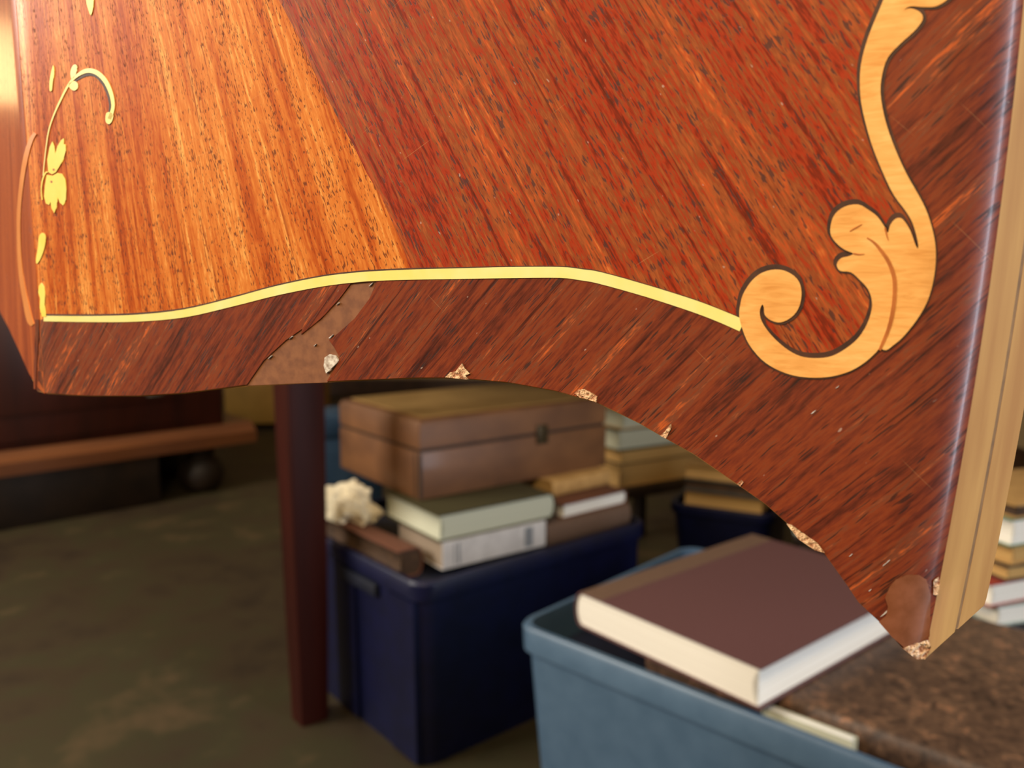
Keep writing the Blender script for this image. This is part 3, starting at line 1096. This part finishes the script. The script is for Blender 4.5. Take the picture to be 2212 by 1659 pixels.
# crumpled paper
pc = inside(.048, .305, .350)
bm = bmesh.new()
bmesh.ops.create_icosphere(bm, subdivisions=4, radius=1.0)
from mathutils import noise as mn
for v in bm.verts:
    q = v.co * 1.7
    d = 1 + .35 * mn.noise(q) + .22 * mn.noise(q * 2.7) + .1 * abs(mn.noise(q * 6))
    v.co = Vector((v.co.x * .04 * d, v.co.y * .075 * d, max(v.co.z, -.3) * .042 * d))
pp = bm_obj('crumpled_paper', bm, M['paper'], None, 20)
pp.location = pc - Vector((0, 0, .0035))
pp.rotation_euler = (0, 0, math.pi / 2 - math.radians(AZB))
tag(pp, 'crumpled cream paper lying left of the wooden box', 'paper')

# wooden box with hinged lid
BW, BL, BH, SPL = .42, .30, .135, .083
BXN = onz(907, 1082, .3890)
box = empty('wooden_box', BXN + azv(AZB + 3) * (BW / 2) + azv(AZB - 87) * (BL / 2), math.pi / 2 - math.radians(AZB + 3))
tag(box, 'worn brown wooden box with closed lid and dark latch on top of the stacked books', 'box')
box_obj('box_body', (-BW / 2, BW / 2, -BL / 2, BL / 2, 0, SPL - .003), M['box_wood'], box, .002)
box_obj('lid_seam', (-BW / 2 + .004, BW / 2 - .004, -BL / 2 + .004, BL / 2 - .004, SPL - .0032, SPL + .0032), M['box_trim'], box, 0, None)
bm = bmesh.new()
loft(bm, [rrect(BW, BL, .004, SPL + .003), rrect(BW, BL, .004, BH - .010), rrect(BW - .008, BL - .008, .006, BH - .003), rrect(BW - .025, BL - .025, .008, BH)])
lid = bm_obj('lid', bm, M['box_wood'], box, 30)
bm = bmesh.new()
loft(bm, [rrect(BW - .03, BL - .03, .008, BH - .0005), rrect(BW - .034, BL - .034, .008, BH + .0015)])
bm_obj('lid_panel', bm, M['box_top'], lid, 30)
box_obj('latch', (.035, .060, -BL / 2 - .005, -BL / 2 + .001, SPL - .018, SPL + .016), M['brass_dark'], box, .0015)
for x0, x1, y0, y1 in ((-BW / 2 - .0012, -BW / 2 + .004, -BL / 2 + .012, -BL / 2 + .015), (-BW / 2 + .0, -BW / 2 + .004, -BL / 2 - .0012, -BL / 2 + .003)):
    box_obj('corner_seam', (x0, x1, y0, y1, .003, SPL - .004), M['box_trim'], box, 0, None)
box_obj('hinge', (-BW / 2 + .06, -BW / 2 + .1, BL / 2 - .001, BL / 2 + .003, SPL - .015, SPL + .015), M['brass_dark'], box, .001)
box_obj('hinge', (BW / 2 - .1, BW / 2 - .06, BL / 2 - .001, BL / 2 + .003, SPL - .015, SPL + .015), M['brass_dark'], box, .001)

# right half of the blue bin
book('brown clothbound book lying right of the white paperback in the blue bin', inside(.285, .030, .2858), AZB + 1, .21, .25, .0455, '-L', M['brown_cloth'], M['page_tan'])
book('red-brown book with white page edges right of the olive book', inside(.325, .035, .3318), AZB + 1, .165, .22, .026, '+R', M['redbrown'], M['page_white'])
book('grey-brown book under the right end of the wooden box', inside(.34, .075, .3583), AZB, .15, .20, .0300, '-L', M['tan'], M['page_tan'])

# second blue bin further back with tan and teal books
B2 = onz(1440, 1086, .28)
bin_('blue storage bin further back behind the maroon book', B2, 118.0, .22, .26, .28, M['blue_plastic'], M['blue_plastic'], lip=.02, tray=.2705)
r2, l2 = azv(118.0), azv(28.0)
z = .271
for t, cm, pm, lab in ((.034, 'brown_cloth', 'page_tan', 'brown book with tan page edges lowest on the far blue bin'), (.026, 'teal', 'page_dark', 'grey-teal book on the far blue bin'), (.030, 'tan', 'page_tan', 'tan book topmost on the far blue bin')):
    book(lab, Vector((B2.x, B2.y, z)) + r2 * .027 + l2 * .03, 118.0, .165, .20, t, '+L', M[cm], M[pm])
    z += t + .0005

# stack of yellowed books behind the box on a low stool
S0 = onz(1335, 1055, .25)
st = empty('wooden_stool', Vector((S0.x, S0.y, 0)) + azv(60) * .16 + azv(-30) * .16, math.pi / 2 - math.radians(60))
tag(st, 'low dark wooden stool under the yellowed books behind the wooden box', 'stool')
box_obj('seat', (-.19, .19, -.18, .18, .225, .25), M['dark_wood'], st, .003)
for sx in (-1, 1):
    for sy in (-1, 1):
        box_obj('leg', (sx * .15 - .015, sx * .15 + .015, sy * .14 - .015, sy * .14 + .015, 0, .226), M['dark_wood'], st, .002)
z = .2505
for t, cm, pm, lab, dx in ((.055, 'tan', 'page_tan', 'bright tan book lowest in the yellowed stack behind the wooden box', 0), (.035, 'olive', 'page_tan', 'thin olive book in the yellowed stack behind the wooden box', .005),
                           (.05, 'olive', 'page_cream', 'olive book with cream page edges in the yellowed stack', -.004), (.045, 'tan', 'page_cream', 'tan book topmost in the yellowed stack behind the wooden box', .008)):
    book(lab, Vector((S0.x, S0.y, z)) + azv(60) * dx, 60.0, .26, .30, t, '+R', M[cm], M[pm])
    z += t + .0005

# dark blue folder upright behind the table leg
fp = aty(722, 1060, 2.25)
fo = empty('box_file', (fp.x + .03, fp.y, 0), math.radians(20))
tag(fo, 'tall dark blue box standing between the table leg and the wooden box', 'box')
M['navy'] = plain_mat('navy_board', srgb(40, 66, 90), srgb(50, 76, 100), 30, 0.6)
box_obj('box_body', (-.09, .09, -.09, .09, 0, .33), M['navy'], fo, .004)
box_obj('lid', (-.094, .094, -.094, .094, .33, .385), M['navy'], fo, .004)

# ---------------------------------------------------------------- grey bin with the maroon book
AZG = 43.0
GN = onz(1108, 1345, .30)
GF = azv(133.0)                       # front edge runs right and towards the viewer
GD = azv(43.0)
gnear = Vector((GN.x, GN.y, 0)) + GF * .62
bin_('blue-grey plastic storage bin in the foreground under the maroon book', gnear, AZG, .44, .62, .30, M['grey_plastic'], M['grey_plastic'], lip=.034, taper=.018, tray=.268)


def gin(f, d, z):
    """point in the grey bin: f along the front from the left corner, d back from the front"""
    return Vector((GN.x, GN.y, z)) + GF * f + GD * d


alb = book('big mottled brown leather album lying in the grey bin under the maroon book', gin(.585, .038, .2690), AZG, .365, .40, .0435, '-R', M['leather'], M['page_cream'], None, name='leather_album', c=.004)

k0, k1 = onz(1655, 1508, .312), onz(1838, 1592, .312)
cs = empty('card_folder', ((k0 + k1) / 2).xy.to_3d(), math.pi / 2 - math.radians(133))
cs.location = gin((((k0 + k1) / 2) - Vector((GN.x, GN.y, 0))).dot(GF), .0215, .2685)
tag(cs, 'slim cream card folder standing between the leather album and the front of the grey bin', 'folder')
KL = (k1 - k0).length / 2
box_obj('cover', (-KL, KL, -.0065, -.0050, 0, .0365), M['page_cream'], cs, .0004)
box_obj('cover', (-KL, KL, .0050, .0065, 0, .036), M['page_cream'], cs, .0004)
box_obj('sheets', (-KL + .002, KL - .003, -.0048, .0048, 0.0005, .0352), M['page_white'], cs, .0004)
mz = .3135
mt = onz(1645, 1443, .360)
mn_near = Vector((mt.x, mt.y, mz))
book('thick maroon hardback with white page edges and brown spine joint on the grey bin', mn_near, 50.5, .37, .275, .046, '+L', M['maroon'], M['page_white'], None, spine_mat=M['brown_cloth'], c=.0022)

# ---------------------------------------------------------------- right edge stack
T0 = onz(2128, 1358, .27)
side = empty('wooden_crate', Vector((T0.x, T0.y, 0)) + azv(70) * .22 + azv(-20) * .09, math.pi / 2 - math.radians(70))
tag(side, 'dark slatted wooden crate at the right edge carrying a pile of books', 'crate')
for sx in (-1, 1):
    for sy in (-1, 1):
        box_obj('post', (sx * .20 - .015, sx * .20 + .015, sy * .07 - .015, sy * .07 + .015, 0, .255), M['dark_wood'], side, .001)
for k in range(3):
    for sy in (-1, 1):
        box_obj('slat', (-.215, .215, sy * .09 - .005, sy * .09 + .005, .02 + k * .08, .08 + k * .08), M['dark_wood'], side, .001)
    for sx in (-1, 1):
        box_obj('slat', (sx * .22 - .005, sx * .22 + .005, -.085, .085, .02 + k * .08, .08 + k * .08), M['dark_wood'], side, .001)
box_obj('top_board', (-.225, .225, -.095, .095, .255, .2685), M['dark_wood'], side, .001)
z = .2690
for t, cm, pm, lab, dx in ((.030, 'pale', 'page_white', 'pale green book lowest in the pile at the right edge', .0), (.034, 'red', 'page_white', 'red book with white page edges in the pile at the right edge', -.015), (.022, 'black_cloth', 'page_tan', 'black book in the pile at the right edge', .012),
                           (.026, 'tan', 'page_tan', 'tan book in the pile at the right edge', .02), (.04, 'green', 'page_white', 'green book with pale page edges in the pile at the right edge', .015), (.02, 'tan', 'page_dark', 'tan book topmost in the pile at the right edge', .02)):
    book(lab, Vector((T0.x, T0.y, z)) + azv(70) * (dx + .02), 70.0 + random.uniform(-3, 3), .30, .16, t, '+R', M[cm], M[pm])
    z += t + .0005

# green and pale books behind the maroon one
Gp = Vector((.50, 1.42, .30))
gst = empty('wooden_crate', Vector((Gp.x, Gp.y, 0)) + azv(110) * .11 + azv(20) * .11, math.pi / 2 - math.radians(110))
tag(gst, 'dark wooden crate behind the maroon book with a green book on top', 'crate')
for sx in (-1, 1):
    for sy in (-1, 1):
        box_obj('post', (sx * .082 - .015, sx * .082 + .015, sy * .082 - .015, sy * .082 + .015, 0, .285), M['dark_wood'], gst, .001)
for k in range(3):
    for sy in (-1, 1):
        box_obj('slat', (-.098, .098, sy * .102 - .005, sy * .102 + .005, .02 + k * .09, .09 + k * .09), M['dark_wood'], gst, .001)
        box_obj('slat', (sy * .102 - .005, sy * .102 + .005, -.098, .098, .02 + k * .09, .09 + k * .09), M['dark_wood'], gst, .001)
box_obj('top_board', (-.108, .108, -.108, .108, .285, .2985), M['dark_wood'], gst, .001)
z = .2990
for t, cm, pm, lab in ((.026, 'pale', 'page_white', 'pale grey book under the green one behind the maroon book'), (.05, 'green', 'page_cream', 'green book on the dark crate behind the maroon book')):
    book(lab, Vector((Gp.x, Gp.y, z)), 110.0, .20, .205, t, '-R', M[cm], M[pm])
    z += t + .0005

# ---------------------------------------------------------------- low cabinet at the left
c0, c1 = onz(0, 1150, 0), onz(500, 1060, 0)
cd = (c1 - c0).normalized()
azc = math.degrees(math.atan2(cd.x, cd.y))
clen = 1.7
cend = c1 + cd * .10
cb = azv(azc - 90)
cab = empty('low_cabinet', cend - cd * (clen / 2) + cb * .24, math.pi / 2 - math.radians(azc))
tag(cab, 'low dark mahogany cabinet with a brown plinth moulding and bun feet at left', 'cabinet')
box_obj('cabinet_body', (-clen / 2 + .02, clen / 2 - .10, -.20, .22, .235, .80), M['mahogany'], cab, .003)
bm = bmesh.new()
add_prism(bm, [(-.245, .165), (.24, .165), (.24, .235), (-.21, .235), (-.222, .218), (-.245, .205)], -clen / 2, clen / 2)
mo = bm_obj('plinth_moulding', bm, M['mahogany_light'], None, 30)
me = mo.data
for v in me.vertices:
    v.co = Vector((v.co.y, v.co.x, v.co.z))
me.flip_normals()
mo.parent = cab
box_obj('plinth_board', (-clen / 2 + .03, clen / 2 - .34, -.232, -.21, 0, .166), M['dark_wood'], cab, .002)
for x, ys in ((-clen / 2 + .1, (.17,)), (clen / 2 - .17, (-.15, .17))):
    for y in ys:
        bm = bmesh.new()
        add_lathe(bm, [(.045, 0), (.07, .02), (.08, .06), (.07, .1), (.045, .125), (.05, .14), (.06, .166)], 18, (x, y))
        bm_obj('bun_foot', bm, M['dark_wood'], cab, 40)
for k in range(2):
    x0 = -clen / 2 + .06 + k * .76
    d = box_obj('door', (x0, x0 + .70, -.213, -.199, .26, .78), M['mahogany'], cab, .004)
    box_obj('door_panel', (x0 + .08, x0 + .62, -.219, -.21, .34, .70), M['mahogany'], d, .004)
    box_obj('lock_plate', (x0 + .52, x0 + .57, -.222, -.218, .36, .42), M['grey_metal'], d, .001)
box_obj('cabinet_top', (-clen / 2, clen / 2 - .08, -.23, .24, .80, .825), M['mahogany'], cab, .004)

# ochre chest far back beside the cabinet
ch = onz(560, 930, 0)
ce = empty('wooden_chest', (ch.x + .05, ch.y + .2, 0), math.radians(8))
tag(ce, 'ochre wooden chest far back between the cabinet and the table leg', 'chest')
box_obj('chest_body', (-.24, .24, -.17, .17, .03, .42), M['chest'], ce, .004)
box_obj('lid', (-.25, .25, -.18, .18, .422, .47), M['chest'], ce, .006)
for sx in (-1, 1):
    for sy in (-1, 1):
        box_obj('foot', (sx * .2 - .03, sx * .2 + .03, sy * .13 - .03, sy * .13 + .03, 0, .031), M['dark_wood'], ce, .002)
